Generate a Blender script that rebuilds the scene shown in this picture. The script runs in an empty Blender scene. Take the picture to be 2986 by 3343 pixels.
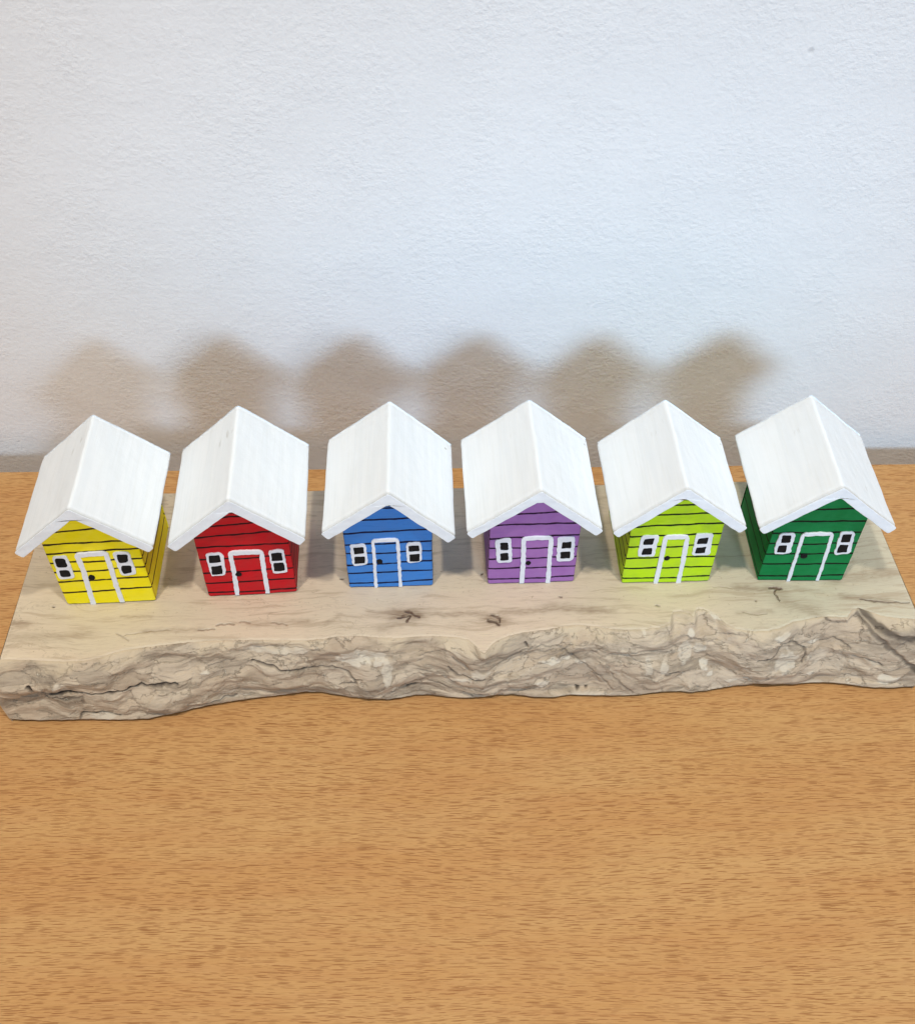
import bpy, bmesh, math
import numpy as np
from mathutils import Matrix, Vector
from mathutils.geometry import tessellate_polygon

HOUSES=[{'h': {'x': -9.17, 'y': 3.669, 'r': 0.019, 'w': 3.007, 'hA': 4.714, 'slL': 0.71, 'slR': 0.711, 'LL': 2.884, 'LR': 2.897, 't': 0.336, 'of': 0.485, 'd': 4.351, 'ax': -0.029}, 'lines': [[3.723, 0.066], [3.096, 0.015], [2.671, 0.038], [2.218, 0.03], [1.752, 0.039], [1.265, 0.029], [0.701, 0.036]], 'wl': [[-1.332, 2.536], [-0.845, 2.554], [-0.858, 1.417], [-1.401, 1.389]], 'wr': [[0.612, 2.584], [1.149, 2.636], [1.171, 1.475], [0.651, 1.426]], 'door': [[-0.623, -0.002], [-0.567, 0.934], [-0.514, 1.719], [-0.525, 2.546], [-0.077, 2.566], [0.403, 2.585], [0.39, 1.723], [0.357, 0.87], [0.359, 0.052]], 'pl': [[[-1.273, 2.457], [-0.937, 2.435], [-0.95, 2.006], [-1.298, 1.997]], [[-1.297, 1.849], [-0.954, 1.865], [-0.962, 1.522], [-1.297, 1.5]]], 'pr': [[[0.717, 2.515], [1.081, 2.516], [1.027, 2.129], [0.715, 2.099]], [[0.736, 1.944], [1.092, 1.959], [1.025, 1.583], [0.718, 1.539]]], 'knob': [-0.324, 1.427, 0.114, 0.128], 'dw': 0.184, 'dh': 0.261}, {'h': {'x': -4.397, 'y': 3.854, 'r': 0.031, 'w': 3.025, 'hA': 4.705, 'slL': 0.72, 'slR': 0.726, 'LL': 2.963, 'LR': 2.934, 't': 0.37, 'of': 0.522, 'd': 4.447, 'ax': -0.026}, 'lines': [[3.95, 0.0], [3.591, 0.055], [3.094, 0.046], [2.549, 0.011], [1.951, 0.001], [1.281, 0.012], [0.745, 0.002], [0.212, -0.009]], 'wl': [[-1.253, 2.256], [-0.747, 2.295], [-0.666, 2.017], [-0.75, 1.158], [-1.239, 1.103]], 'wr': [[0.792, 2.253], [1.296, 2.297], [1.318, 1.115], [0.825, 1.092]], 'door': [[-0.534, 0.058], [-0.464, 1.197], [-0.445, 2.229], [0.064, 2.231], [0.571, 2.21], [0.526, 1.116], [0.503, 0.055]], 'pl': [[[-1.159, 2.165], [-0.802, 2.197], [-0.802, 1.832], [-1.181, 1.801]], [[-1.161, 1.615], [-0.808, 1.673], [-0.839, 1.228], [-1.201, 1.207]]], 'pr': [[[0.877, 2.15], [1.224, 2.153], [1.217, 1.757], [0.858, 1.743]], [[0.886, 1.649], [1.244, 1.651], [1.224, 1.236], [0.872, 1.214]]], 'knob': [-0.33, 1.155, 0.11, 0.105], 'dw': 0.164, 'dh': 0.241}, {'h': {'x': 0.335, 'y': 4.017, 'r': -0.006, 'w': 2.901, 'hA': 4.66, 'slL': 0.672, 'slR': 0.782, 'LL': 2.851, 'LR': 2.963, 't': 0.373, 'of': 0.539, 'd': 4.394, 'ax': 0.102}, 'lines': [[3.973, 0.0], [3.444, 0.018], [2.857, 0.042], [2.298, 0.045], [1.827, 0.022], [1.274, 0.052], [0.827, 0.023], [0.282, 0.03]], 'wl': [[-1.269, 2.273], [-0.743, 2.314], [-0.727, 1.254], [-1.246, 1.179]], 'wr': [[0.577, 2.309], [1.093, 2.333], [1.1, 1.342], [0.604, 1.286]], 'door': [[-0.518, 0.006], [-0.499, 1.276], [-0.495, 2.437], [-0.091, 2.458], [0.316, 2.456], [0.323, 1.371], [0.327, 0.026]], 'pl': [[[-1.166, 2.149], [-0.82, 2.166], [-0.82, 1.845], [-1.15, 1.808]], [[-1.15, 1.685], [-0.801, 1.691], [-0.81, 1.35], [-1.175, 1.32]]], 'pr': [[[0.664, 2.168], [1.011, 2.191], [1.024, 1.9], [0.663, 1.883]], [[0.686, 1.729], [1.021, 1.766], [1.02, 1.376], [0.675, 1.37]]], 'knob': [-0.33, 1.401, 0.109, 0.106], 'dw': 0.121, 'dh': 0.189}, {'h': {'x': 5.174, 'y': 4.007, 'r': 0.003, 'w': 3.008, 'hA': 4.67, 'slL': 0.67, 'slR': 0.734, 'LL': 2.981, 'LR': 2.854, 't': 0.329, 'of': 0.545, 'd': 4.394, 'ax': 0.015}, 'lines': [[4.061, 0.0], [3.559, 0.019], [3.029, -0.001], [2.419, 0.035], [1.871, -0.009], [1.342, 0.006], [0.844, 0.001], [0.297, 0.01]], 'wl': [[-1.307, 2.346], [-0.767, 2.412], [-0.7, 1.184], [-1.219, 1.177]], 'wr': [[0.767, 2.385], [1.35, 2.395], [1.373, 1.169], [0.809, 1.133]], 'door': [[-0.318, 0.028], [-0.321, 1.198], [-0.358, 2.352], [0.08, 2.374], [0.553, 2.359], [0.57, 1.156], [0.597, 0.01]], 'pl': [[[-1.139, 2.207], [-0.871, 2.206], [-0.849, 1.842], [-1.118, 1.829]], [[-1.113, 1.67], [-0.843, 1.688], [-0.824, 1.315], [-1.109, 1.297]]], 'pr': [[[0.93, 2.138], [1.245, 2.16], [1.252, 1.838], [0.933, 1.822]], [[0.922, 1.656], [1.251, 1.654], [1.266, 1.324], [0.919, 1.309]]], 'knob': [-0.145, 1.121, 0.09, 0.107], 'dw': 0.173, 'dh': 0.215}, {'h': {'x': 9.843, 'y': 3.86, 'r': -0.008, 'w': 3.058, 'hA': 4.648, 'slL': 0.739, 'slR': 0.696, 'LL': 2.911, 'LR': 2.922, 't': 0.338, 'of': 0.452, 'd': 4.274, 'ax': -0.089}, 'lines': [[3.907, 0.0], [3.472, 0.016], [2.961, 0.032], [2.472, 0.029], [1.92, 0.016], [1.336, 0.007], [0.809, 0.001], [0.283, 0.006]], 'wl': [[-1.159, 2.503], [-0.563, 2.525], [-0.571, 1.45], [-1.161, 1.439]], 'wr': [[0.652, 2.545], [1.224, 2.544], [1.309, 1.448], [0.677, 1.438]], 'door': [[-0.331, -0.012], [-0.325, 1.16], [-0.335, 2.386], [0.016, 2.399], [0.386, 2.387], [0.44, 1.133], [0.456, -0.014]], 'pl': [[[-1.036, 2.332], [-0.703, 2.386], [-0.719, 2.068], [-1.051, 2.049]], [[-1.014, 1.865], [-0.708, 1.904], [-0.688, 1.559], [-1.033, 1.546]]], 'pr': [[[0.762, 2.32], [1.106, 2.351], [1.1, 2.05], [0.75, 2.037]], [[0.782, 1.854], [1.109, 1.886], [1.114, 1.578], [0.787, 1.558]]], 'knob': [-0.132, 1.329, 0.098, 0.106], 'dw': 0.174, 'dh': 0.252}, {'h': {'x': 14.54, 'y': 3.76, 'r': -0.039, 'w': 2.969, 'hA': 4.708, 'slL': 0.707, 'slR': 0.703, 'LL': 2.956, 'LR': 2.904, 't': 0.35, 'of': 0.536, 'd': 4.446, 'ax': 0.027}, 'lines': [[3.628, 0.022], [3.036, 0.019], [2.498, 0.026], [1.968, 0.018], [1.447, 0.028], [0.92, 0.012], [0.283, 0.017]], 'wl': [[-1.272, 2.483], [-0.726, 2.502], [-0.675, 1.469], [-1.24, 1.449]], 'wr': [[0.735, 2.582], [1.237, 2.565], [1.356, 1.491], [0.807, 1.409]], 'door': [[-0.395, 0.011], [-0.422, 0.744], [-0.428, 1.376], [-0.468, 2.425], [0.009, 2.461], [0.497, 2.456], [0.555, 1.44], [0.586, 0.682], [0.603, 0.046]], 'pl': [[[-1.145, 2.4], [-0.845, 2.412], [-0.82, 2.051], [-1.129, 2.032]], [[-1.159, 1.899], [-0.873, 1.917], [-0.839, 1.561], [-1.147, 1.542]]], 'pr': [[[0.827, 2.463], [1.131, 2.487], [1.171, 2.085], [0.874, 2.067]], [[0.87, 1.933], [1.167, 1.952], [1.205, 1.565], [0.864, 1.534]]], 'knob': [-0.187, 1.358, 0.122, 0.124], 'dw': 0.132, 'dh': 0.18}]
TOP=[[-12.39, 1.458], [-11.838, 1.417], [-11.286, 1.376], [-10.73, 1.316], [-10.182, 1.288], [-9.642, 1.301], [-9.221, 1.372], [-8.868, 1.525], [-8.403, 1.676], [-7.812, 1.755], [-7.272, 1.816], [-6.457, 1.908], [-5.632, 1.946], [-4.801, 1.949], [-3.966, 1.917], [-3.129, 1.865], [-2.462, 1.84], [-1.908, 1.888], [-1.355, 1.977], [-0.796, 1.97], [-0.124, 1.876], [0.49, 1.818], [1.161, 1.862], [1.888, 1.855], [2.557, 1.775], [2.889, 1.679], [3.1, 1.446], [3.28, 1.168], [3.415, 1.115], [3.596, 1.359], [3.834, 1.589], [4.239, 1.78], [4.812, 1.911], [5.495, 1.976], [6.073, 2.095], [6.532, 2.148], [7.091, 2.077], [7.608, 1.946], [8.164, 1.876], [8.731, 1.875], [9.308, 1.938], [9.709, 2.078], [9.884, 2.541], [10.169, 2.588], [10.437, 2.485], [10.567, 2.329], [10.712, 2.654], [10.932, 2.66], [11.338, 2.393], [11.596, 1.992], [11.889, 1.771], [12.376, 1.661], [12.944, 1.661], [13.43, 1.783], [13.889, 2.012], [14.186, 2.051], [14.612, 2.142], [15.084, 2.181], [15.758, 2.12], [15.985, 2.398], [16.223, 2.513], [16.576, 2.34], [16.92, 2.148], [17.456, 2.02], [18.013, 1.964]]
BOT=[[-12.428, 0.671], [-12.078, 0.618], [-11.226, 0.573], [-10.1, 0.563], [-8.963, 0.5], [-7.949, 0.5], [-7.513, 0.603], [-6.853, 0.737], [-6.055, 0.947], [-5.073, 1.111], [-4.222, 1.215], [-3.364, 1.298], [-2.678, 1.395], [-2.097, 1.339], [-1.513, 1.194], [-0.643, 1.025], [0.107, 0.969], [0.569, 1.019], [1.09, 1.115], [1.669, 1.093], [2.245, 0.983], [2.82, 0.913], [3.401, 0.939], [3.869, 1.01], [4.45, 1.008], [4.963, 0.9], [5.537, 0.831], [6.005, 0.861], [6.36, 0.915], [7.053, 0.869], [7.713, 0.83], [8.584, 0.81], [9.178, 0.877], [9.771, 0.923], [10.236, 0.905], [10.636, 0.856], [11.115, 0.906], [11.482, 0.975], [12.147, 1.061], [12.867, 1.117], [13.506, 1.072], [14.21, 1.052], [14.814, 1.098], [15.4, 1.076], [15.857, 1.017], [16.413, 0.899], [16.859, 0.813], [17.378, 0.772], [17.978, 0.798]]
TOP_CRACKS=[([[0.58, 2.65], [0.77, 2.72], [0.96, 2.75], [0.9, 2.52]], 0.05, 1), ([[0.8, 2.94], [1.0, 2.89], [1.26, 2.66]], 0.05, 0.9), ([[3.59, 2.42], [3.77, 2.36], [3.98, 2.24]], 0.05, 1), ([[3.73, 2.64], [3.95, 2.62], [4.0, 2.35]], 0.05, 0.9), ([[13.45, 3.45], [13.83, 3.42]], 0.05, 0.9), ([[13.64, 3.42], [13.52, 3.22], [13.57, 3.04], [13.64, 2.91]], 0.04, 0.8), ([[16.44, 2.85], [16.99, 2.75], [17.5, 2.68], [18.02, 2.66]], 0.03, 0.7), ([[-8.8, 2.35], [-8.58, 2.23], [-8.36, 2.05]], 0.02, 0.35), ([[-5.49, 2.61], [-4.93, 2.61]], 0.04, 0.5), ([[-6.08, 2.39], [-5.58, 2.43]], 0.04, 0.45), ([[-4.71, 2.68], [-4.39, 2.63]], 0.035, 0.45), ([[-3.63, 2.64], [-3.17, 2.5]], 0.03, 0.4), ([[-11.12, 3.58], [-11.09, 3.57]], 0.04, 1), ([[-8.56, 2.25], [-7.86, 2.39], [-7.09, 2.45]], 0.03, 0.3), ([[-1.4, 4.44], [-1.35, 4.41]], 0.04, 0.9), ([[3.49, 4.5], [3.54, 4.49]], 0.04, 0.9), ([[9.36, 2.85], [9.44, 2.84]], 0.04, 0.6), ([[12.81, 2.95], [12.83, 2.95]], 0.04, 0.7), ([[6.12, 3.37], [6.15, 3.36]], 0.04, 0.8), ([[12.27, 2.45], [12.65, 2.34], [13.09, 2.36]], 0.03, 0.3), ([[14.73, 2.14], [14.95, 1.9], [15.18, 1.7]], 0.05, 0.5), ([[11.48, 3.61], [11.94, 3.57], [12.04, 3.52]], 0.03, 0.2)]
TOP_STAINS=[([[0.55, 2.8], [1.12, 2.78]], 0.28, 0.7), ([[-0.36, 2.93], [0.66, 2.83]], 0.12, 0.35), ([[1.12, 2.85], [2.31, 2.73], [3.17, 2.77], [3.85, 2.64]], 0.12, 0.4), ([[3.61, 2.58], [4.0, 2.42]], 0.22, 0.6), ([[4.02, 2.74], [4.88, 2.76], [5.93, 2.86], [7.74, 2.69]], 0.14, 0.45), ([[5.76, 2.93], [6.73, 2.83]], 0.2, 0.35), ([[-1.93, 2.43], [-1.39, 2.84], [-0.65, 2.74], [0.21, 2.78]], 0.08, 0.25), ([[-0.02, 2.22], [0.66, 2.44], [1.0, 2.46]], 0.15, 0.35), ([[-12.34, 2.93], [-11.83, 2.87]], 0.12, 0.5), ([[-12.28, 2.33], [-10.4, 2.32], [-9.75, 2.38]], 0.2, 0.3), ([[-7.86, 2.41], [-5.97, 2.43]], 0.1, 0.3), ([[-8.75, 3.04], [-7.74, 3.02]], 0.06, 0.3), ([[-4.3, 2.56], [-2.51, 2.66]], 0.12, 0.3), ([[12.29, 3.55], [12.96, 3.43], [13.67, 3.44]], 0.15, 0.45), ([[13.65, 3.37], [13.85, 2.77], [14.6, 2.52]], 0.25, 0.3), ([[15.91, 3.02], [16.45, 2.89], [17.23, 2.75]], 0.15, 0.45), ([[13.73, 3.66], [15.34, 3.08], [16.18, 2.94]], 0.12, 0.2), ([[14.31, 2.53], [14.81, 2.23]], 0.15, 0.35), ([[12.14, 2.4], [13.2, 2.47]], 0.12, 0.25), ([[15.82, 3.74], [17.68, 3.97]], 0.3, 0.3)]
BARK_CRACKS=[([[-11.45, 0.3], [-11.24, 0.38], [-10.99, 0.45], [-9.95, 0.48], [-9.12, 0.5], [-8.27, 0.47], [-7.71, 0.47], [-7.16, 0.48], [-6.83, 0.51]], 0.055, 1), ([[-4.31, 0.29], [-3.76, 0.36], [-3.21, 0.42], [-2.55, 0.46]], 0.05, 0.8), ([[-2.54, 0.44], [-1.86, 0.42], [-1.41, 0.43], [-1.09, 0.56], [-0.89, 0.7]], 0.04, 0.6), ([[-10.2, 0.97], [-10.12, 0.9], [-9.93, 0.86], [-9.54, 0.86], [-8.88, 0.92]], 0.045, 0.7), ([[-11.08, 0.52], [-10.53, 0.56], [-9.98, 0.56], [-9.91, 0.67]], 0.06, 0.5), ([[2.21, 0.38], [2.37, 0.5], [2.83, 0.54], [3.4, 0.55]], 0.035, 0.6), ([[2.38, 0.23], [2.83, 0.36], [3.57, 0.42], [4.14, 0.37], [4.7, 0.18], [5.38, 0.15], [6.06, 0.23], [6.76, 0.44], [7.43, 0.71], [7.85, 0.9]], 0.03, 0.35), ([[6.64, 0.92], [6.68, 0.92]], 0.06, 0.9), ([[6.94, 0.92], [6.97, 0.92]], 0.06, 0.9), ([[4.81, 0.1], [4.84, 0.12]], 0.07, 0.8), ([[-1.46, 0.74], [-0.94, 0.7]], 0.03, 0.6), ([[0.82, 0.8], [1.05, 0.78]], 0.08, 0.6), ([[12.71, 0.45], [13.16, 0.4], [13.51, 0.21], [13.85, 0.21], [14.37, 0.39], [14.31, 0.55]], 0.035, 0.6), ([[14.93, 0.33], [15.38, 0.29], [15.94, 0.4]], 0.03, 0.5), ([[15.72, -0.19], [16.11, -0.07], [16.75, 0.11], [17.35, 0.17], [18.06, 0.2]], 0.13, 0.75), ([[16.15, 0.04], [16.8, 0.24], [17.49, 0.49], [18.21, 0.82]], 0.09, 0.6), ([[16.11, 0.54], [16.71, 0.58], [17.03, 0.65]], 0.03, 0.6), ([[14.67, -0.11], [15.18, 0.05]], 0.04, 0.6), ([[9.64, 0.69], [10.05, 0.67]], 0.06, 0.5), ([[7.78, 0.61], [8.04, 0.77], [8.52, 0.94]], 0.04, 0.4), ([[-6.03, 0.94], [-5.59, 0.92], [-5.02, 0.9]], 0.03, 0.7), ([[9.88, -0.21], [10.05, -0.2]], 0.06, 0.9)]
BARK_PALE=[([-10.47, 0.33], 0.24, 0.2, 0.8), ([-9.45, 0.94], 0.42, 0.15, 0.7), ([-5.93, 0.4], 0.16, 0.06, 1), ([-3.43, 0.12], 1.1, 0.17, 0.6), ([-0.66, 0.26], 0.85, 0.3, 0.85), ([0.16, 0.45], 0.2, 0.45, 0.7), ([2.54, 0.59], 0.4, 0.06, 0.8), ([5.85, 0.38], 0.55, 0.1, 0.85), ([6.65, 0.44], 0.2, 0.06, 0.8), ([5.41, 0.76], 0.24, 0.14, 1), ([3.11, 0.47], 0.5, 0.15, 0.5), ([8.79, 0.01], 0.09, 0.07, 1), ([10.45, 0.17], 0.14, 0.11, 1), ([10.8, 0.37], 0.2, 0.17, 1), ([10.96, 0.61], 0.15, 0.2, 1), ([11.19, 0.74], 0.13, 0.07, 1), ([13.42, 0.09], 0.32, 0.12, 0.95), ([14.68, 0.28], 0.28, 0.07, 1), ([17.29, 0.87], 0.3, 0.17, 0.95), ([14.65, 0.79], 0.12, 0.07, 0.95), ([11.28, 0.0], 0.2, 0.05, 0.9), ([10.31, 0.42], 0.26, 0.34, 0.6), ([8.98, 0.5], 0.14, 0.28, 0.55), ([9.54, 0.57], 0.16, 0.2, 0.6), ([13.71, 0.5], 0.36, 0.48, 0.6), ([14.82, 0.52], 0.36, 0.25, 0.35), ([12.01, 0.86], 0.4, 0.06, 0.8), ([-12.33, 1.05], 0.3, 0.08, 0.5), ([-5.31, 0.91], 0.7, 0.05, 0.6), ([-5.28, 0.79], 0.25, 0.1, 0.6)]


K = 0.01                      # every length below is in centimetres
SC = bpy.context.scene
COL = SC.collection

# ------------------------------------------------------------------ noise
def _hash(ix, iy, seed):
    h = (ix.astype(np.int64) * 374761393 + iy.astype(np.int64) * 668265263 + seed * 1274126177) & 0xFFFFFFFF
    h = ((h ^ (h >> 13)) * 1274126177) & 0xFFFFFFFF
    h = h ^ (h >> 16)
    return h
def perlin(x, y, seed=0):
    x = np.asarray(x, float); y = np.asarray(y, float)
    ix = np.floor(x); iy = np.floor(y); fx = x - ix; fy = y - iy
    u = fx*fx*fx*(fx*(fx*6-15)+10); v = fy*fy*fy*(fy*(fy*6-15)+10)
    def g(dx, dy):
        a = _hash(ix+dx, iy+dy, seed) / 4294967296.0 * 2*math.pi
        return np.cos(a)*(fx-dx) + np.sin(a)*(fy-dy)
    return ((g(0,0)*(1-u)+g(1,0)*u)*(1-v) + (g(0,1)*(1-u)+g(1,1)*u)*v) * 1.5
def fbm(x, y, seed=0, octs=4):
    s = 0; a = 1.0; f = 1.0
    for i in range(octs):
        s = s + a*perlin(x*f, y*f, seed+i*17); a *= .5; f *= 2.03
    return s
def smooth(a, b, x):
    t = np.clip((x-a)/(b-a), 0, 1); return t*t*(3-2*t)
def polydist(px, py, pts, aspect=1.0):
    best = np.full(px.shape, 1e9)
    for (ax, ay), (bx, by) in zip(pts[:-1], pts[1:]):
        dx, dy = bx-ax, (by-ay)*aspect
        L = dx*dx+dy*dy+1e-9
        qx = px-ax; qy = (py-ay)*aspect
        t = np.clip((qx*dx+qy*dy)/L, 0, 1)
        best = np.minimum(best, np.hypot(qx-t*dx, qy-t*dy))
    return best

# ------------------------------------------------------------------ objects
def link(name, me, mats=(), parent=None):
    o = bpy.data.objects.new(name, me); COL.objects.link(o)
    for m in mats: me.materials.append(m)
    if parent is not None: o.parent = parent
    return o
def from_verts(name, V, Fs, mats=(), parent=None, smooth_shade=True, attrs=None):
    me = bpy.data.meshes.new(name)
    me.from_pydata([tuple(float(c)*K for c in v) for v in V], [], Fs)
    me.update()
    if smooth_shade:
        me.polygons.foreach_set('use_smooth', [True]*len(me.polygons))
    for k, a in (attrs or {}).items():
        a = np.asarray(a, dtype=np.float32)
        if a.ndim == 1:
            at = me.attributes.new(k, 'FLOAT', 'POINT'); at.data.foreach_set('value', a)
        else:
            at = me.attributes.new(k, 'FLOAT_VECTOR', 'POINT'); at.data.foreach_set('vector', a.ravel())
    return link(name, me, mats, parent)
def fix_normals(o):
    bm = bmesh.new(); bm.from_mesh(o.data); bmesh.ops.recalc_face_normals(bm, faces=bm.faces); bm.to_mesh(o.data); bm.free()
def grid_faces(nu, nv, flip=False, off=0):
    F = []
    for j in range(nv-1):
        for i in range(nu-1):
            a = off+j*nu+i; q = (a, a+1, a+1+nu, a+nu)
            F.append(q[::-1] if flip else q)
    return F

# ------------------------------------------------------------------ material helper
class M:
    def __init__(s, name, rough=.6, spec=.3):
        s.m = bpy.data.materials.new(name); s.m.use_nodes = True
        s.t = s.m.node_tree; s.n = s.t.nodes; s.l = s.t.links
        s.b = s.n['Principled BSDF']; s.b.inputs['Roughness'].default_value = rough
        s.b.inputs['Specular IOR Level'].default_value = spec
    def put(s, sock, v):
        if isinstance(v, bpy.types.NodeSocket): s.l.new(v, sock)
        elif v is not None:
            if isinstance(v, (tuple, list)) and len(v) == 3 and sock.type == 'RGBA': v = (*v, 1)
            sock.default_value = v
    def math(s, op, a, b=None, c=None, clamp=False):
        n = s.n.new('ShaderNodeMath'); n.operation = op; n.use_clamp = clamp
        s.put(n.inputs[0], a)
        if b is not None: s.put(n.inputs[1], b)
        if c is not None: s.put(n.inputs[2], c)
        return n.outputs[0]
    def coord(s, scale=(100, 100, 100), loc=(0, 0, 0), rot=(0, 0, 0), src=None):
        if src is None:
            src = s.n.new('ShaderNodeTexCoord').outputs['Object']
        mp = s.n.new('ShaderNodeMapping'); s.l.new(src, mp.inputs[0])
        mp.inputs['Scale'].default_value = scale; mp.inputs['Location'].default_value = loc; mp.inputs['Rotation'].default_value = rot
        return mp.outputs[0]
    def noise(s, vec, scale=1, detail=3, rough=.5, dist=0, out=0):
        n = s.n.new('ShaderNodeTexNoise'); s.l.new(vec, n.inputs['Vector'])
        n.inputs['Scale'].default_value = scale; n.inputs['Detail'].default_value = detail
        n.inputs['Roughness'].default_value = rough; n.inputs['Distortion'].default_value = dist
        return n.outputs[out]
    def voro(s, vec, scale=1, feature='F1', rand=1, dim='3D'):
        n = s.n.new('ShaderNodeTexVoronoi'); n.feature = feature; n.voronoi_dimensions = dim; s.l.new(vec, n.inputs['Vector'])
        n.inputs['Scale'].default_value = scale; n.inputs['Randomness'].default_value = rand
        return n
    def ramp(s, v, a, b, lo=0., hi=1., interp='SMOOTHSTEP'):
        n = s.n.new('ShaderNodeMapRange'); n.interpolation_type = interp
        s.put(n.inputs[0], v); s.put(n.inputs[1], a); s.put(n.inputs[2], b); s.put(n.inputs[3], lo); s.put(n.inputs[4], hi)
        return n.outputs[0]
    def mix(s, f, a, b, mode='MIX'):
        n = s.n.new('ShaderNodeMix'); n.data_type = 'RGBA'; n.blend_type = mode
        s.put(n.inputs[0], f); s.put(n.inputs[6], a); s.put(n.inputs[7], b)
        return n.outputs[2]
    def attr(s, name, vec=False):
        n = s.n.new('ShaderNodeAttribute'); n.attribute_name = name
        return n.outputs['Vector'] if vec else n.outputs['Fac']
    def sep(s, v):
        n = s.n.new('ShaderNodeSeparateXYZ'); s.l.new(v, n.inputs[0]); return n.outputs
    def comb(s, x, y, z=0.):
        n = s.n.new('ShaderNodeCombineXYZ'); s.put(n.inputs[0], x); s.put(n.inputs[1], y); s.put(n.inputs[2], z); return n.outputs[0]
    def bump(s, h, dist_cm, strength=1.):
        n = s.n.new('ShaderNodeBump'); n.inputs['Distance'].default_value = dist_cm*K; n.inputs['Strength'].default_value = strength
        s.l.new(h, n.inputs['Height'])
        prev = s.b.inputs['Normal']
        if prev.links: s.l.new(prev.links[0].from_socket, n.inputs['Normal'])
        s.l.new(n.outputs[0], s.b.inputs['Normal'])
    def color(s, c): s.put(s.b.inputs['Base Color'], c)
    def rough(s, r): s.put(s.b.inputs['Roughness'], r)

def lin(r, g, b):
    f = lambda c: (c/255/12.92) if c/255 <= .04045 else ((c/255+.055)/1.055)**2.4
    return (f(r), f(g), f(b))

# ---- rough white plaster
def mat_plaster():
    m = M('plaster', .85, .2)
    p = m.coord()
    lumps = m.noise(m.coord(scale=(100, 100, 125)), 4.2, 4, .6, .1)
    coarse = m.noise(p, .55, 2, .5)
    grit = m.noise(p, 7, 3, .6)
    v = m.voro(p, .33)
    pit = m.ramp(v.outputs['Distance'], .0, .055, 1, 0)
    rnd = m.sep(v.outputs['Color'])[0]
    pit = m.math('MULTIPLY', pit, m.ramp(rnd, .55, .6))
    v2 = m.voro(m.coord(loc=(3.3, 1.7, 9.1)), .16)
    nub = m.math('MULTIPLY', m.ramp(v2.outputs['Distance'], .0, .07, 1, 0), m.ramp(m.sep(v2.outputs['Color'])[1], .45, .5))
    tint = m.noise(p, .12, 3, .6)
    c = m.mix(m.ramp(tint, .35, .65), (.765, .765, .76), (.785, .785, .78))
    c = m.mix(m.math('MULTIPLY', m.ramp(lumps, .32, .50, 1, 0), .13), c, (.62, .60, .57))  # relief shading put into the colour: hollows between lumps painted darker
    c = m.mix(m.math('MULTIPLY', pit, .35), c, (.3, .28, .26))
    m.color(c)
    ridge = lumps
    m.bump(m.math('MULTIPLY', ridge, m.ramp(m.noise(p, .35, 3, .6), .35, .65, .35, 1.1)), .038, 1)
    m.bump(coarse, .07, .5)
    m.bump(grit, .012, 1)
    m.bump(pit, -.05, .8); m.bump(nub, .05, .8)
    return m.m

# ---- beech laminate with short flecks
def mat_beech():
    m = M('beech', .5, .18)
    base = m.coord()
    x, y, z = m.sep(base)
    # gentle waviness of the grain
    w = m.noise(m.coord(scale=(8, 22, 100)), 1, 2, .5)
    w2 = m.noise(m.coord(scale=(3, 6, 100)), 1, 2, .5)
    yy = m.math('ADD', y, m.math('MULTIPLY_ADD', w, .55, m.math('MULTIPLY', w2, 1.6)))
    g = m.comb(x, yy, z)
    def flecks(sx, sy, r0, r1, lo, hi, off):
        v = m.voro(m.coord(scale=(sx, sy, 1), loc=off, src=g), 1, dim='2D')
        d = v.outputs['Distance']
        r = m.sep(v.outputs['Color'])
        size = m.ramp(r[0], 0, 1, r0, r1, 'LINEAR')
        e = m.math('DIVIDE', d, size)
        msk = m.ramp(e, .55, 1.05, 1, 0)
        return m.math('MULTIPLY', msk, m.ramp(r[1], lo, hi))
    f1 = flecks(1.45, 20.0, .14, .42, .10, .8, (0, 0, 0))
    f2 = flecks(2.2, 25, .16, .38, .15, .9, (5.3, 2.9, 0))
    f3 = flecks(.8, 22.0, .12, .40, .2, .9, (1.7, 8.1, 0))
    dens = m.ramp(m.noise(m.coord(scale=(.22, .5, 1), src=g), 1, 2, .5), .32, .60, .85, 1)
    line = m.noise(m.coord(scale=(.5, 30, 1), src=g), 1, 4, .7)
    line2 = m.noise(m.coord(scale=(.25, 3.2, 1), src=g), 1, 3, .6)
    tone = m.noise(m.coord(scale=(.10, .45, 1), src=g), 1, 3, .55)
    c = m.mix(m.ramp(tone, .36, .64), (.52, .28, .102), (.55, .32, .126))
    c = m.mix(m.math('MULTIPLY', m.ramp(line2, .4, .66), .22), c, (.42, .185, .070))
    c = m.mix(m.math('MULTIPLY', m.ramp(line, .42, .66), .30), c, (.60, .36, .17))
    c = m.mix(m.math('MULTIPLY', m.ramp(line, .48, .30), .34), c, (.33, .15, .055))
    fl = m.math('MAXIMUM', m.math('MAXIMUM', m.math('MULTIPLY', f1, .85), m.math('MULTIPLY', f2, .6)), m.math('MULTIPLY', f3, .85))
    fl = m.math('MULTIPLY', fl, dens)
    c = m.mix(fl, c, (.27, .110, .034))
    # a few pinpoint crumbs
    v = m.voro(base, .11)
    c = m.mix(m.ramp(v.outputs['Distance'], .006, .009, 1, 0), c, (.03, .02, .015))
    m.color(c)
    m.rough(m.ramp(line, .3, .7, .45, .6))
    m.bump(line, .004, .6); m.bump(fl, -.004, .6)
    return m.m

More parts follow.
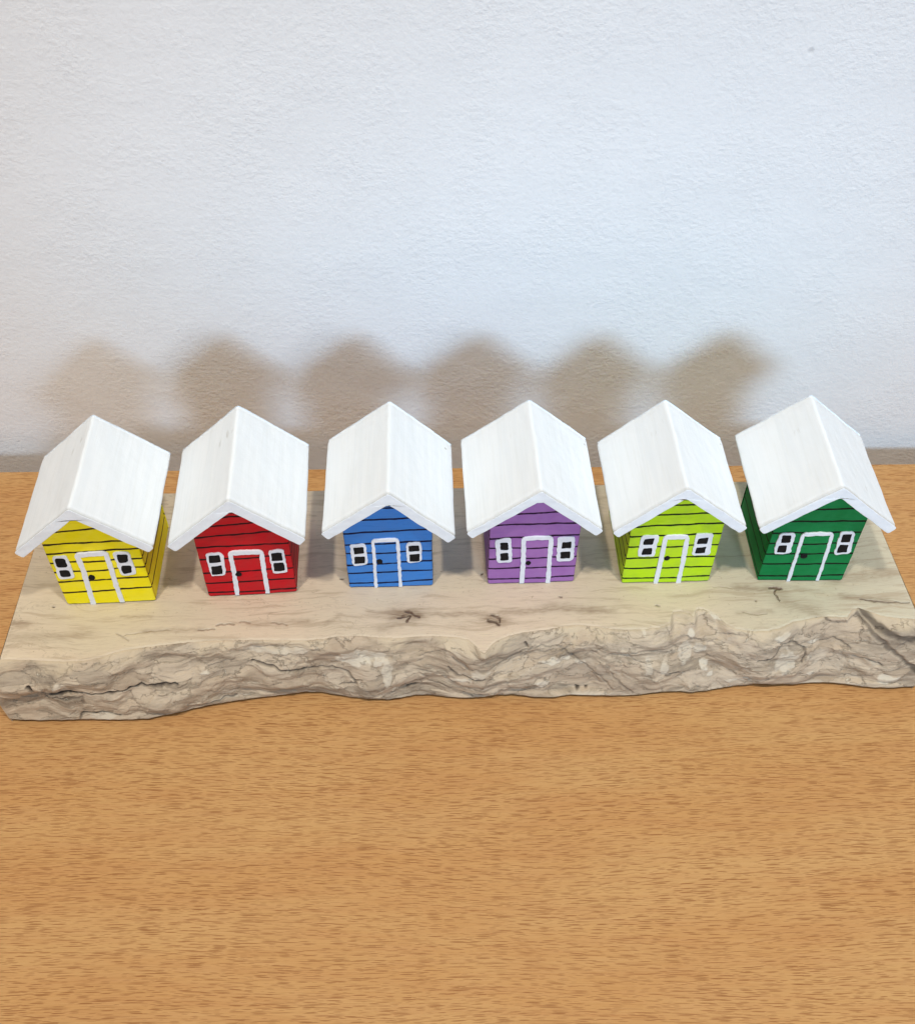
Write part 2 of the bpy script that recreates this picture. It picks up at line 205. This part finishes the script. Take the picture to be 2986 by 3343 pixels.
# ---- sanded pale top of the slab
def mat_slab():
    m = M('pale_sanded_wood', .62, .25)
    st = m.attr('stain'); cr = m.attr('crack')
    base = m.coord()
    x, y, z = m.sep(base)
    w = m.noise(m.coord(scale=(25, 45, 60)), 1, 3, .55)
    yy = m.math('MULTIPLY_ADD', w, 1.1, y)
    g = m.comb(x, yy, z)
    grain = m.noise(m.coord(scale=(.45, 5.5, 3), src=g), 1, 5, .62, .4)
    fine = m.noise(m.coord(scale=(2.2, 34, 20), src=g), 1, 4, .6)
    tone = m.noise(m.coord(scale=(.16, .5, 1), src=g), 1, 3, .55)
    c = m.mix(m.ramp(tone, .35, .65), (.66, .54, .40), (.62, .53, .39))
    # greyer, greener towards one end of the slab
    c = m.mix(m.ramp(m.math('MULTIPLY_ADD', tone, 6., x), 8, 15), c, (.58, .53, .40))
    c = m.mix(m.math('MULTIPLY', m.ramp(grain, .51, .66), .6), c, (.43, .335, .23))
    c = m.mix(m.math('MULTIPLY', m.ramp(grain, .44, .28), .35), c, (.74, .63, .45))
    c = m.mix(m.math('MULTIPLY', m.ramp(fine, .50, .68), .40), c, (.42, .33, .23))
    sp = m.noise(base, 9, 3, .6)
    c = m.mix(m.math('MULTIPLY', m.ramp(sp, .66, .74), .5), c, (.30, .22, .13))
    # smoky figure lines
    fg = m.noise(m.coord(scale=(.5, 2.0, 1), src=g), 1, 5, .6, 1.2)
    fl = m.ramp(m.math('ABSOLUTE', m.math('SUBTRACT', fg, .5)), .0, .018, 1, 0)
    fl = m.math('MULTIPLY', fl, m.ramp(m.noise(m.coord(scale=(.3, .8, 1), src=g), 1, 2, .5), .48, .62))
    c = m.mix(m.math('MULTIPLY', fl, .38), c, (.28, .22, .15))
    sn = m.ramp(fine, .3, .65, .45, 1.15)
    c = m.mix(m.math('MULTIPLY', m.math('MULTIPLY', st, 1.35), sn, clamp=True), c, (.25, .175, .11))
    c = m.mix(m.math('MULTIPLY', cr, m.ramp(fine, .25, .6, .45, 1.1), clamp=True), c, (.13, .07, .042))
    m.color(c)
    m.bump(grain, .006, .5); m.bump(fine, .004, .5); m.bump(cr, -.06, .9)
    return m.m

# ---- weathered live edge
def mat_bark():
    m = M('weathered_edge_wood', .72, .25)
    fl = m.attr('flow', True); cr = m.attr('crack'); pa = m.attr('pale'); lip = m.attr('lip')
    base = m.coord(src=fl, scale=(1, 1, 1))
    obj = m.coord()
    grain = m.noise(m.coord(src=base, scale=(.5, 4.2, 1)), 1, 9, .68, .3)
    fine = m.noise(m.coord(src=base, scale=(2.6, 30, 1)), 1, 4, .62, .3)
    blot = m.noise(m.coord(src=base, scale=(.5, 1.4, 1)), 1, 9, .68, .8)
    blot2 = m.noise(m.coord(src=base, scale=(.9, 1.7, 1), loc=(7, 3, 0)), 1, 9, .68, .9)
    chips = m.noise(m.coord(src=base, scale=(1.5, 3.0, 1), loc=(2, 9, 0)), 1, 6, .7, 1.0)
    c = m.mix(m.ramp(blot, .38, .60), (.31, .25, .18), (.58, .475, .345))
    c = m.mix(m.math('MULTIPLY', m.ramp(blot2, .50, .60), .7), c, (.60, .50, .37))
    c = m.mix(m.math('MULTIPLY', m.ramp(blot2, .42, .30), .65), c, (.46, .35, .24))
    c = m.mix(m.math('MULTIPLY', m.ramp(grain, .51, .66), .48), c, (.23, .18, .135))
    c = m.mix(m.math('MULTIPLY', m.ramp(grain, .42, .30), .45), c, (.56, .48, .37))
    c = m.mix(m.math('MULTIPLY', m.ramp(fine, .52, .70), .42), c, (.17, .13, .10))
    # overlapping flakes, each with its own tone and a torn edge
    wv = m.noise(m.coord(src=base, scale=(1.6, 4, 1), loc=(5, 5, 0)), 1, 6, .65, .4, out=1)
    vm = m.n.new('ShaderNodeVectorMath'); vm.operation = 'MULTIPLY_ADD'
    m.l.new(wv, vm.inputs[0]); vm.inputs[1].default_value = (1.5, .75, 0); m.l.new(base, vm.inputs[2])
    fc = m.coord(src=vm.outputs[0], scale=(.75, 1.9, 1))
    vf = m.voro(fc, 1, dim='2D'); vr = m.sep(vf.outputs['Color'])
    ve = m.voro(fc, 1, feature='DISTANCE_TO_EDGE', dim='2D')
    c = m.mix(m.math('MULTIPLY', m.ramp(vr[0], .62, .66), .55), c, (.56, .46, .34))
    c = m.mix(m.math('MULTIPLY', m.ramp(vr[1], .70, .74), .40), c, (.25, .20, .15))
    c = m.mix(m.math('MULTIPLY', m.ramp(vr[2], .70, .74), .45), c, (.47, .36, .25))
    tear = m.math('MULTIPLY', m.ramp(ve.outputs['Distance'], .0, .035, 1, 0), m.ramp(blot, .42, .58))
    c = m.mix(m.math('MULTIPLY', tear, .20), c, (.11, .075, .05))
    m.bump(vr[0], .035, .8); m.bump(tear, -.03, .7)
    # flaky boundaries
    ed = m.ramp(m.math('ABSOLUTE', m.math('SUBTRACT', blot2, .5)), .0, .012, 1, 0)
    c = m.mix(m.math('MULTIPLY', ed, m.ramp(chips, .45, .6, 0, .28)), c, (.15, .105, .07))
    c = m.mix(m.ramp(chips, .655, .675), c, (.66, .59, .46))
    pn = m.math('MULTIPLY', pa, m.ramp(m.noise(m.coord(src=base, scale=(3, 7, 1)), 1, 4, .6, .5), .28, .5, .55, 1.1), clamp=True)
    c = m.mix(pn, c, (.64, .57, .45))
    c = m.mix(m.math('MULTIPLY', lip, .85), c, (.60, .49, .34))
    c = m.mix(m.math('MULTIPLY', cr, 1.0, clamp=True), c, (.045, .032, .025))
    m.color(c)
    h = m.math('MULTIPLY_ADD', grain, -.5, m.math('MULTIPLY', blot2, .6))
    m.bump(h, .06, .7)
    m.bump(m.ramp(chips, .62, .68), .035, .8)
    m.bump(m.noise(m.coord(src=base, scale=(2.0, 8, 1)), 1, 8, .68, .4), .05, .9)
    m.bump(fine, -.012, .7)
    m.bump(m.noise(obj, 6, 4, .6), .02, .5)
    return m.m

# ---- painted wood
def brush_paint(m, p, vertical_axis='y'):
    pass
def mat_roof():
    m = M('white_brushed_paint', .5, .35)
    base = m.coord()
    st = m.noise(m.coord(scale=(1150, 40, 1150)), 1, 4, .6, .1)
    st2 = m.noise(m.coord(scale=(320, 22, 320)), 1, 3, .6, .3)
    c = m.mix(m.ramp(st2, .40, .62), (.79, .835, .86), (.825, .865, .885))
    c = m.mix(m.math('MULTIPLY', m.ramp(st, .50, .66), .18), c, (.70, .73, .71))
    nick = m.noise(m.coord(scale=(900, 90, 900), loc=(4, 4, 4)), 1, 4, .6)
    patch = m.ramp(m.noise(base, .6, 2, .5), .62, .70)
    c = m.mix(m.math('MULTIPLY', m.math('MULTIPLY', m.ramp(nick, .60, .66), patch), .45), c, (.40, .38, .33))
    sp = m.voro(base, .55)
    c = m.mix(m.math('MULTIPLY', m.ramp(sp.outputs['Distance'], .02, .035, 1, 0), .55), c, (.35, .33, .28))
    m.color(c)
    m.bump(st, .006, .5); m.bump(st2, .008, .4); m.bump(m.noise(base, 4, 3, .6), .014, .6)
    return m.m
def mat_trim():
    m = M('white_marker_paint', .42, .4)
    base = m.coord()
    n = m.noise(base, 5, 3, .6)
    c = m.mix(m.ramp(n, .35, .65), (.74, .76, .80), (.80, .82, .86))
    m.color(c); m.bump(n, .008, .6)
    return m.m
def mat_ink():
    m = M('black_ink', .6, .12)
    n = m.noise(m.coord(), 6, 3, .6)
    m.color(m.mix(m.ramp(n, .3, .7), (.006, .006, .007), (.012, .011, .012))); m.bump(n, .004, .5)
    return m.m
def mat_body(name, col, dark, light, lines, half, ink):
    m = M(name, .55, .16)
    base = m.coord()
    x, y, z = m.sep(base)
    br = m.noise(m.coord(scale=(130, 130, 900)), 1, 4, .6, .2)
    n1 = m.noise(base, 1.2, 3, .6)
    c = m.mix(m.ramp(n1, .35, .65), col, light)
    c = m.mix(m.math('MULTIPLY', m.ramp(br, .50, .68), .25), c, dark)
    sp = m.noise(base, 11, 2, .6)
    c = m.mix(m.math('MULTIPLY', m.ramp(sp, .68, .73), .35), c, light)
    cx = m.math('MINIMUM', m.math('MAXIMUM', x, -half), half)
    side = m.math('ADD', y, 0.0)
    wob = m.math('MULTIPLY', m.math('SUBTRACT', m.noise(m.comb(x, side, m.math('MULTIPLY', z, .8)), .9, 2, .5), .5), .16)
    thin = m.noise(m.comb(x, side, m.math('MULTIPLY', z, 2.)), 2.6, 3, .6)
    msk = None
    for k, (a, b) in enumerate(lines):
        zl = m.math('ADD', m.math('MULTIPLY_ADD', cx, b, a), wob)
        d = m.math('ABSOLUTE', m.math('SUBTRACT', z, zl))
        msk = d if msk is None else m.math('MINIMUM', msk, d)
    wd = m.ramp(thin, .3, .7, .028, .050, 'LINEAR')
    e = m.math('DIVIDE', msk, wd)
    line = m.ramp(e, .75, 1.25, 1, 0)
    line = m.math('MULTIPLY', line, m.ramp(thin, .24, .34, .75, 1))
    c = m.mix(line, c, ink)
    # dark ink-coloured rim along the bottom edge
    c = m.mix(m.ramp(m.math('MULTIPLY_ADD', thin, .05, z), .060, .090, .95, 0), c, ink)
    m.color(c)
    m.bump(line, -.012, .7); m.bump(br, .006, .5); m.bump(n1, .02, .5)
    return m.m

# ------------------------------------------------------------------ shape helpers
def catmull(P, n=8):
    P = [np.array(p, float) for p in P]; out = []
    for i in range(len(P)-1):
        a = P[max(i-1, 0)]; b = P[i]; c = P[i+1]; d = P[min(i+2, len(P)-1)]
        for k in range(n):
            t = k/n
            out.append(.5*((2*b)+(-a+c)*t+(2*a-5*b+4*c-d)*t*t+(-a+3*b-3*c+d)*t**3))
    out.append(P[-1]); return out
def round_poly(P, r, seg=5):
    """closed polygon with rounded corners, densified"""
    P = [np.array(p, float) for p in P]; n = len(P); out = []
    for i in range(n):
        a, b, c = P[i-1], P[i], P[(i+1) % n]
        u = a-b; v = c-b; lu = np.linalg.norm(u); lv = np.linalg.norm(v)
        q = min(r, lu*.45, lv*.45); s = b+u/lu*q; e = b+v/lv*q
        for k in range(seg+1):
            t = k/seg; out.append((1-t)**2*s+2*t*(1-t)*b+t*t*e)
    res = []
    for i in range(len(out)):
        a = out[i]; b = out[(i+1) % len(out)]; L = np.linalg.norm(b-a); k = max(1, int(L/.08))
        for j in range(k): res.append(a+(b-a)*j/k)
    return res
def round_path(P, r, seg=4):
    P = [np.array(p, float) for p in P]; out = [P[0]]
    for a, b, c in zip(P[:-2], P[1:-1], P[2:]):
        u = a-b; v = c-b; lu = np.linalg.norm(u); lv = np.linalg.norm(v); q = min(r, lu*.4, lv*.4)
        for k in range(seg+1):
            t = k/seg; out.append((1-t)**2*(b+u/lu*q)+2*t*(1-t)*b+t*t*(b+v/lv*q))
    out.append(P[-1]); res = []
    for a, b in zip(out[:-1], out[1:]):
        k = max(1, int(np.linalg.norm(b-a)/.08)); res += [a+(b-a)*j/k for j in range(k)]
    return res+[out[-1]]
def offset_poly(P, d):
    """move every point of a closed polygon inwards by d"""
    P = np.array(P); n = len(P); area = 0.5*np.sum(P[:, 0]*np.roll(P[:, 1], -1)-np.roll(P[:, 0], -1)*P[:, 1])
    s = 1 if area > 0 else -1
    T = np.roll(P, -1, 0)-np.roll(P, 1, 0); T /= np.linalg.norm(T, axis=1)[:, None]+1e-9
    N = np.stack([-T[:, 1], T[:, 0]], 1)*s
    return P+N*d
def plate(name, poly, y_front, y_back, mat, parent, wob=.006, seed=0, soft=.012):
    """thin painted shape lying on the facade plane (x, z)"""
    P = np.array(poly)
    P = P+np.stack([perlin(P[:, 0]*6+seed, P[:, 1]*6, 3), perlin(P[:, 0]*6, P[:, 1]*6+seed, 5)], 1)*wob
    Q = offset_poly(P, soft)
    n = len(P); V = []
    for (x, z) in P: V.append((x, y_back, z))
    for (x, z) in P: V.append((x, y_front+soft*.6, z))
    for (x, z) in Q: V.append((x, y_front, z))
    F = []
    for r in range(2):
        for i in range(n):
            j = (i+1) % n; F.append((r*n+i, r*n+j, (r+1)*n+j, (r+1)*n+i))
    F.append(tuple(range(2*n, 3*n)))
    o = from_verts(name, V, F, [mat], parent, smooth_shade=False); fix_normals(o); return o
def stroke_poly(path, wv, wh):
    """outline of a pen stroke: wider on the uprights (wv) than on the head (wh)"""
    P = np.array(path); n = len(P)
    T = np.zeros_like(P); T[1:-1] = P[2:]-P[:-2]; T[0] = P[1]-P[0]; T[-1] = P[-1]-P[-2]
    T /= np.linalg.norm(T, axis=1)[:, None]; N = np.stack([-T[:, 1], T[:, 0]], 1)
    up = np.abs(T[:, 1]); w = (wh+(wv-wh)*up)/2
    w = w*(1+.10*perlin(np.arange(n)*.23, P[:, 1], 8))
    L = P+N*w[:, None]; R = P-N*w[:, None]
    return list(L)+list(R[::-1])
def prism(name, prof, y0, y1, r, mats, parent, seed=0, amp=.012, ny=26):
    """profile in (x, z) drawn out along y with rounded ends and a slightly uneven hand-cut surface"""
    prof = np.array(prof); n = len(prof); rings = []
    seg = 4
    for k in range(seg+1):
        a = k/seg*math.pi/2; rings.append((y0+r*(1-math.sin(a)), r*(1-math.cos(a))))
    for k in range(1, ny): rings.append((y0+r+(y1-y0-2*r)*k/ny, 0))
    for k in range(seg, -1, -1):
        a = k/seg*math.pi/2; rings.append((y1-r*(1-math.sin(a)), r*(1-math.cos(a))))
    rings[0] = (y0, r)
    rings.insert(0, (y0, r+.015)); rings.append((y1, r+.015))
    V = []
    for (y, d) in rings:
        Q = offset_poly(prof, d)
        dx = perlin(Q[:, 0]*.9+seed, Q[:, 1]*.9+y*.7, 11)*amp+perlin(Q[:, 0]*3+seed, Q[:, 1]*3+y*2.3, 12)*amp*.5
        dz = perlin(Q[:, 0]*.9+y*.6, Q[:, 1]*.9+seed, 13)*amp+perlin(Q[:, 0]*3+y*2.1, Q[:, 1]*3+seed, 14)*amp*.5
        dy = perlin(Q[:, 0]*2+seed, Q[:, 1]*2, 15)*amp
        for i in range(n): V.append((Q[i, 0]+dx[i], y+dy[i], Q[i, 1]+dz[i]))
    F = []
    for k in range(len(rings)-1):
        for i in range(n):
            j = (i+1) % n; F.append((k*n+i, k*n+j, (k+1)*n+j, (k+1)*n+i))
    tris = tessellate_polygon([[Vector((q[0], q[1], 0)) for q in prof]])
    F += [t[::-1] for t in tris]; F += [tuple((len(rings)-1)*n+i for i in t) for t in tris]
    o = from_verts(name, V, F, mats, parent); fix_normals(o)
    return o

MAT_ROOF = mat_roof(); MAT_TRIM = mat_trim(); MAT_INK = mat_ink()

# ------------------------------------------------------------------ the six houses
PAINT = [
 ('yellow', (.92, .77, .006), (.78, .61, .006), (.92, .78, .03), (.022, .010, .006)),
 ('red', (.58, .008, .016), (.36, .004, .010), (.50, .018, .022), (.028, .003, .006)),
 ('blue', (.052, .225, .62), (.028, .14, .44), (.06, .215, .57), (.004, .006, .035)),
 ('purple', (.34, .145, .40), (.28, .115, .34), (.37, .17, .43), (.020, .004, .028)),
 ('lime', (.52, .77, .014), (.33, .54, .010), (.46, .68, .03), (.006, .018, .006)),
 ('green', (.003, .185, .045), (.002, .13, .03), (.008, .215, .06), (.002, .010, .004)),
]
LABEL = [
 'yellow wooden mini house with white roof, first at the left end of the board',
 'red wooden mini house with white roof, between the yellow and blue ones',
 'blue wooden mini house with white roof, between the red and purple ones',
 'purple wooden mini house with white roof, between the blue and lime ones',
 'lime green wooden mini house with white roof, beside the dark green one',
 'dark green wooden mini house with white roof, at the right end of the board',
]
def make_house(i):
    D = HOUSES[i]; h = D['h']; nm, col, dark, light, ink = PAINT[i]
    root = bpy.data.objects.new('wooden_house', None); COL.objects.link(root)
    root.empty_display_size = .01
    root.location = (h['x']*K, h['y']*K, .0005*K); root.rotation_euler = (0, 0, h['r'])
    root['label'] = LABEL[i]; root['category'] = 'toy house'; root['group'] = 'row of painted mini houses on the wooden board'
    w, hA, t, ax = h['w'], h['hA'], h['t'], h['ax']
    lines = list(D['lines'])
    bodym = mat_body(nm+'_paint', col, dark, light, lines, w/2, ink)
    depth = h['d']-2*h['of']
    # block: pentagon under the two roof slopes
    tl, tr = math.tan(h['slL']), math.tan(h['slR'])
    P = [(-w/2, 0), (w/2, 0), (w/2, hA+.02-tr*(w/2-ax)), (ax, hA+.035), (-w/2, hA+.02-tl*(w/2+ax))]
    body = prism('body', round_poly(P, .11), 0, depth, .055, [bodym], root, seed=i*5.3, amp=.014)
    # roof: one bent piece made of two slabs
    nl = np.array([-math.sin(h['slL']), math.cos(h['slL'])]); nr = np.array([math.sin(h['slR']), math.cos(h['slR'])])
    ap = np.array([ax, hA]); rg = ap+np.linalg.solve(np.array([nl, nr]), [t, t])
    dl = np.array([-math.cos(h['slL']), -math.sin(h['slL'])]); dr = np.array([math.cos(h['slR']), -math.sin(h['slR'])])
    LT = rg+dl*h['LL']; RT = rg+dr*h['LR']
    R = [rg, LT, LT-nl*t, ap, RT-nr*t, RT]
    def dense(P):
        out = []
        for a, b in zip(P, P[1:]+P[:1]):
            k = 1; out += [a+(b-a)*j/k for j in range(k)]
        return out
    roof = prism('roof', round_poly(R, .10), -h['of'], h['d']-h['of'], .035, [MAT_ROOF], root, seed=40+i*7.7, amp=.016, ny=30)
    # the painted door and windows, proud of the front
    door = plate('door', round_poly([D['door'][0], D['door'][len(D['door'])//2-1 if 0 else 0]] and
                 [(D['door'][0][0], .03), (D['door'][-1][0], .03), (D['door'][-1][0]-.02, max(p[1] for p in D['door'])-.02), (D['door'][0][0]+.0, max(p[1] for p in D['door'])-.04)], .05),
                 -.026, .03, bodym, root, wob=.002, seed=i)
    P = round_path(D['door'], .09)
    plate('door_frame', stroke_poly(P, D['dw']*.92, D['dh']*.85), -.046, .02, MAT_TRIM, door, wob=.02, seed=i*3.1)
    kx, kz, ka, kb = D['knob']
    kp = [(kx+ka*math.cos(a), kz+kb*math.sin(a)) for a in np.linspace(0, 2*math.pi, 28, endpoint=False)]
    plate('door_knob', kp, -.052, -.01, MAT_INK, door, wob=.02, seed=i*2.2)
    for key, pk in (('wl', 'pl'), ('wr', 'pr')):
        win = plate('window', round_poly(D[key], .13), -.044, .02, MAT_TRIM, root, wob=.03, seed=i*4.4+len(key))
        for q in D[pk]:
            plate('pane', round_poly(q, .05 if i else .10), -.056, -.03, MAT_INK, win, wob=.018, seed=i+q[0][0])
    return root
for i in range(6): make_house(i)

# ------------------------------------------------------------------ the live-edge board
THK = 2.5
top = np.array(TOP); bot = np.array(BOT)
XL, XR = -12.39, 18.15
board = bpy.data.objects.new('wooden_board', None); COL.objects.link(board)
board.location = ((XL+XR)/2*K, 5*K, -THK*K); board.empty_display_size = .02
board['label'] = 'pale rough wooden board with a wavy bark edge, carrying the six houses'
board['category'] = 'board'
OFF = np.array([(XL+XR)/2, 5, -THK])
NX = 920
us = np.linspace(0, 1, NX)
xs = XL+(XR-XL)*us
def ytop(x):
    y = np.interp(x, top[:, 0], top[:, 1]); return y+.018*perlin(x*5, x*0, 3)+.010*perlin(x*14, x*0+4, 4)
def ybot(x):
    y = np.interp(x, bot[:, 0], bot[:, 1])
    return y+.02*perlin(x*3, x*0, 6)
yb = 8.83-.009*(xs+8)+.05*perlin(xs*.5, xs*0, 9)
yt = ytop(xs); ybt = ybot(xs)
kk = np.exp(-(np.arange(-60, 61)/22.)**2); kk /= kk.sum(); yts = np.convolve(np.pad(yt, 60, mode='edge'), kk, mode='valid')
def xleft(z):     # outline of the sawn end, bulging a little below the top
    return -.33*np.sin(np.clip(-z/2.5, 0, 1)**.8*math.pi*.86)-.02
def endshift(x, z):
    return xleft(z)*np.exp(-((x-XL)/.9)**1.3)-xleft(z)*np.exp(-(np.maximum(XR-x, 0)/.9)**1.3)
# sanded top
NYT = 210
vs = np.linspace(0, 1, NYT)**1.15
Xg, Vg = np.meshgrid(xs, vs)
Yg = yt[None, :]*(1-Vg)+yb[None, :]*Vg
fx = Xg.ravel(); fy = Yg.ravel()
crack = np.zeros_like(fx); stain = np.zeros_like(fx)
wx = fx+.06*perlin(fx*5, fy*5, 21); wy = fy+.05*perlin(fx*5, fy*5, 22)
for pts, wdt, s in TOP_CRACKS:
    d = polydist(wx, wy, pts); crack = np.maximum(crack, s*smooth(wdt*.8+.014, wdt*.2, d))
for pts, wdt, s in TOP_STAINS:
    d = polydist(wx*1., wy*1., pts, 1.6); stain = np.maximum(stain, s*np.exp(-(d/(wdt*1.5))**2))
zz = .012*fbm(fx*.4, fy*.8, 31, 3)*smooth(0, .4, Vg.ravel())-.03*crack
zz = zz*0+zz*.5
edge = np.clip((Yg-yt[None, :]).ravel()/.10, 0, 1); zz = zz-.03*(1-edge)**2
V = np.stack([fx, fy, zz], 1)
A_cr = crack; A_st = stain
F = grid_faces(NX, NYT)
# back, ends and underside
base = len(V); extra = []
NE = 14
def add(vs_, fs_):
    global V
    o = len(V); V = np.vstack([V, np.array(vs_)]); F.extend([tuple(o+q for q in f) for f in fs_]); return o
back = [(x, y+.06*math.sin(k/NE*3.1)*.5, -THK*k/NE) for k in range(NE+1) for x, y in zip(xs[::8].tolist()+[XR], yb[::8].tolist()+[yb[-1]])]
nb = len(xs[::8])+1
add(back, grid_faces(nb, NE+1))
MS = 24
def face_y(x, s):
    """front face outline between the top contour and the lip at the foot"""
    a = np.interp(x, xs, yt); b = np.interp(x, xs, ybt)
    z = -2.38*s
    sm = np.interp(x, xs, yts)
    a = sm+(a-sm)*np.exp(-(s/.13)**2)
    y = a+(b-a)*s
    bulge = .26*np.sin(np.pi*np.clip(s, 0, 1)**.55)
    return y-bulge
for side in (0, -1):
    ex = XL if side == 0 else XR
    vv = []
    for k in range(NE+1):
        z = -THK*k/NE; s = min(1, -z/2.38)
        y0 = float(face_y(np.array([ex]), np.array([s]))[0])
        for q in range(MS+1):
            y = y0+(yb[side]-y0)*q/MS
            sh = float(xleft(np.array([z]))[0])*(1 if side == 0 else -1)
            fade = 1-.65*min(1, q/MS*2.2)
            vv.append((ex+sh*fade, y, z))
    add(vv, grid_faces(MS+1, NE+1))
ux = xs[::8]; und = [(a, ybt[k*8]+.8, -THK) for k, a in enumerate(ux)]+[(a, yb[k*8], -THK) for k, a in enumerate(ux)]
add(und, grid_faces(len(ux), 2))
z0 = np.zeros(len(V)-len(A_cr))
slab = from_verts('slab', V-OFF, F, [mat_slab()], board, attrs={'crack': np.concatenate([A_cr, z0]), 'stain': np.concatenate([A_st, z0])})

# weathered front edge
NS = 150
ss = np.concatenate([np.linspace(0, 1, NS-14), 1+np.linspace(.012, .16, 14)])
Xg, Sg = np.meshgrid(xs, ss)
x = Xg.ravel(); s = Sg.ravel()
sc = np.clip(s, 0, 1)
z = -2.38*sc
y = face_y(x, sc)
# roll under at the foot
under = np.clip((s-1)/.16, 0, 1)
y = y+under**.8*.85
z = z+.04*smooth(.9, 1, sc)-.155*under**2.5
# forms
wx = x+.4*perlin(x*.5, s*1.6, 41)+.12*perlin(x*1.6, s*4, 42)
ws = s*2.4+.42*perlin(x*.35, s*1.1, 43)+.10*perlin(x*1.1, s*2.6, 44)
win = smooth(0, .10, sc)*smooth(1.0, .90, sc)*smooth(0, .3, x-XL)*smooth(0, .3, XR-x)
big = fbm(wx*.42, ws*.8, 51, 3)
mid = 1-np.abs(fbm(wx*.9, ws*2.0, 52, 4))*2
fin = fbm(wx*2.4, ws*7, 53, 4)
step = smooth(.0, .08, fbm(wx*.7, ws*1.2, 54, 4))-.5
disp = .26*big+.015*(mid-.5)+.014*fin+.045*step
crack = np.zeros_like(x); pale = np.zeros_like(x)
cwx = x+.05*perlin(x*4, s*10, 61); cws = s+.03*perlin(x*4, s*10, 62)
for pts, wdt, st_ in BARK_CRACKS:
    d = polydist(cwx, cws, pts, 2.4); crack = np.maximum(crack, st_*smooth(wdt*1.15+.012, wdt*.3, d))
for (px, ps), a, b, st_ in BARK_PALE:
    jag = .30*fbm(x*3.2, s*7, 63, 3)
    d = np.hypot((cwx-px)/a, (cws-ps)*2.4/b)+jag
    pale = np.maximum(pale, st_*smooth(1.12, .86, d))
lip = smooth(.16, .0, s+.09*fbm(x*1.6, s*3, 70, 4))*smooth(.25, .6, perlin(x*.5, x*0+3, 71)+.5)
foot = smooth(.93, .99, s)*smooth(.1, .3, perlin(x*.5, x*0+8, 72))*.5
y = y-disp*win-(-.10*crack+.025*pale)*win
z = z+.25*disp*win
x2 = x+endshift(x, z)
V = np.stack([x2, y, z], 1)
V[:NX, 2] = 0-.018     # meets the sanded top
V[:NX, 1] = yt+.004
flow = np.stack([wx, ws, z*0], 1)
bark = from_verts('bark_edge', V-OFF, grid_faces(NX, len(ss), flip=True), [mat_bark()], board,
                  attrs={'crack': crack, 'pale': np.maximum(pale, foot), 'lip': lip, 'flow': flow})

# ------------------------------------------------------------------ desk and wall
def box(name, lo, hi, mat, bevel=.15):
    bm = bmesh.new()
    vs_ = [bm.verts.new((a*K, b*K, c*K)) for a in (lo[0], hi[0]) for b in (lo[1], hi[1]) for c in (lo[2], hi[2])]
    for f in ((0,1,3,2),(4,6,7,5),(0,4,5,1),(2,3,7,6),(0,2,6,4),(1,5,7,3)): bm.faces.new([vs_[k] for k in f])
    bmesh.ops.recalc_face_normals(bm, faces=bm.faces)
    bmesh.ops.bevel(bm, geom=list(bm.edges), offset=bevel*K, segments=3, affect='EDGES', profile=.5)
    me = bpy.data.meshes.new(name); bm.to_mesh(me); bm.free()
    return link(name, me, [mat])
WROT = math.radians(-1.39)
desk = box('desk', (-62, -45, -2.5), (66, 0, 0), mat_beech(), .08)
desk.rotation_euler = (0, 0, WROT); desk.location = (0, 12.45*K, -THK*K)
desk['label'] = 'light brown beech desk top with short dark flecks, under the wooden board'
desk['category'] = 'desk'
wall = box('wall', (-90, 0, -70), (95, 12, 130), mat_plaster(), .1)
wall.rotation_euler = (0, 0, WROT); wall.location = (0, 13.95*K, 0)
wall['label'] = 'rough white plastered wall behind the desk'
wall['category'] = 'wall'; wall['kind'] = 'structure'

# ------------------------------------------------------------------ light
def area(name, loc, target, power, color, sx, sy=None, shape='RECTANGLE', spread=180):
    l = bpy.data.lights.new(name, 'AREA'); l.energy = power; l.color = color; l.shape = shape
    l.size = sx*K; l.size_y = (sy or sx)*K; l.spread = math.radians(spread)
    o = bpy.data.objects.new(name, l); COL.objects.link(o); o.location = [c*K for c in loc]
    o.rotation_euler = (Vector(target)-Vector(loc)).to_track_quat('-Z', 'Y').to_euler(); return o
area('window_light', (37, -116, 40), (12.5, 14, 7), .345, (.48, .72, 1.0), 46, 20, 'ELLIPSE', 25)
area('lamp_light', (-56, -100, 33), (-15, 14, 8), .050, (.84, .90, 1.0), 34, 34, 'ELLIPSE', 15)
for lx in (-30, 38):
    area('ceiling_light', (lx, -43, 150), (3, 4, 0), 9.5, (1.0, .93, .835), 7, 7)
w = bpy.data.worlds.new('World'); SC.world = w; w.use_nodes = True
w.node_tree.nodes['Background'].inputs[0].default_value = (1.0, .95, .91, 1)
w.node_tree.nodes['Background'].inputs[1].default_value = .22

# ------------------------------------------------------------------ camera
cam = bpy.data.cameras.new('camera'); co = bpy.data.objects.new('camera', cam); COL.objects.link(co); SC.camera = co
RT = Matrix(((0.999193, 0.027083, -0.029677), (-0.040046, 0.731076, -0.681120), (0.003249, 0.681758, 0.731570)))
co.rotation_euler = RT.to_euler(); co.location = (1.6178*K, -18.9830*K, 28.2654*K)
cam.lens = 36*3423.82/2986; cam.shift_y = 0.00316; cam.shift_x = 0
cam.sensor_fit = 'HORIZONTAL'; cam.sensor_width = 36; cam.clip_start = .01; cam.clip_end = 20
SC.cycles.use_denoising = True; SC.cycles.use_light_tree = False
SC.cycles.max_bounces = 6; SC.cycles.diffuse_bounces = 4; SC.cycles.glossy_bounces = 2
SC.cycles.caustics_reflective = False; SC.cycles.caustics_refractive = False
SC.render.resolution_x = 914; SC.render.resolution_y = 1024
SC.view_settings.view_transform = 'Standard'; SC.view_settings.look = 'None'
SC.view_settings.exposure = 0; SC.view_settings.gamma = 1
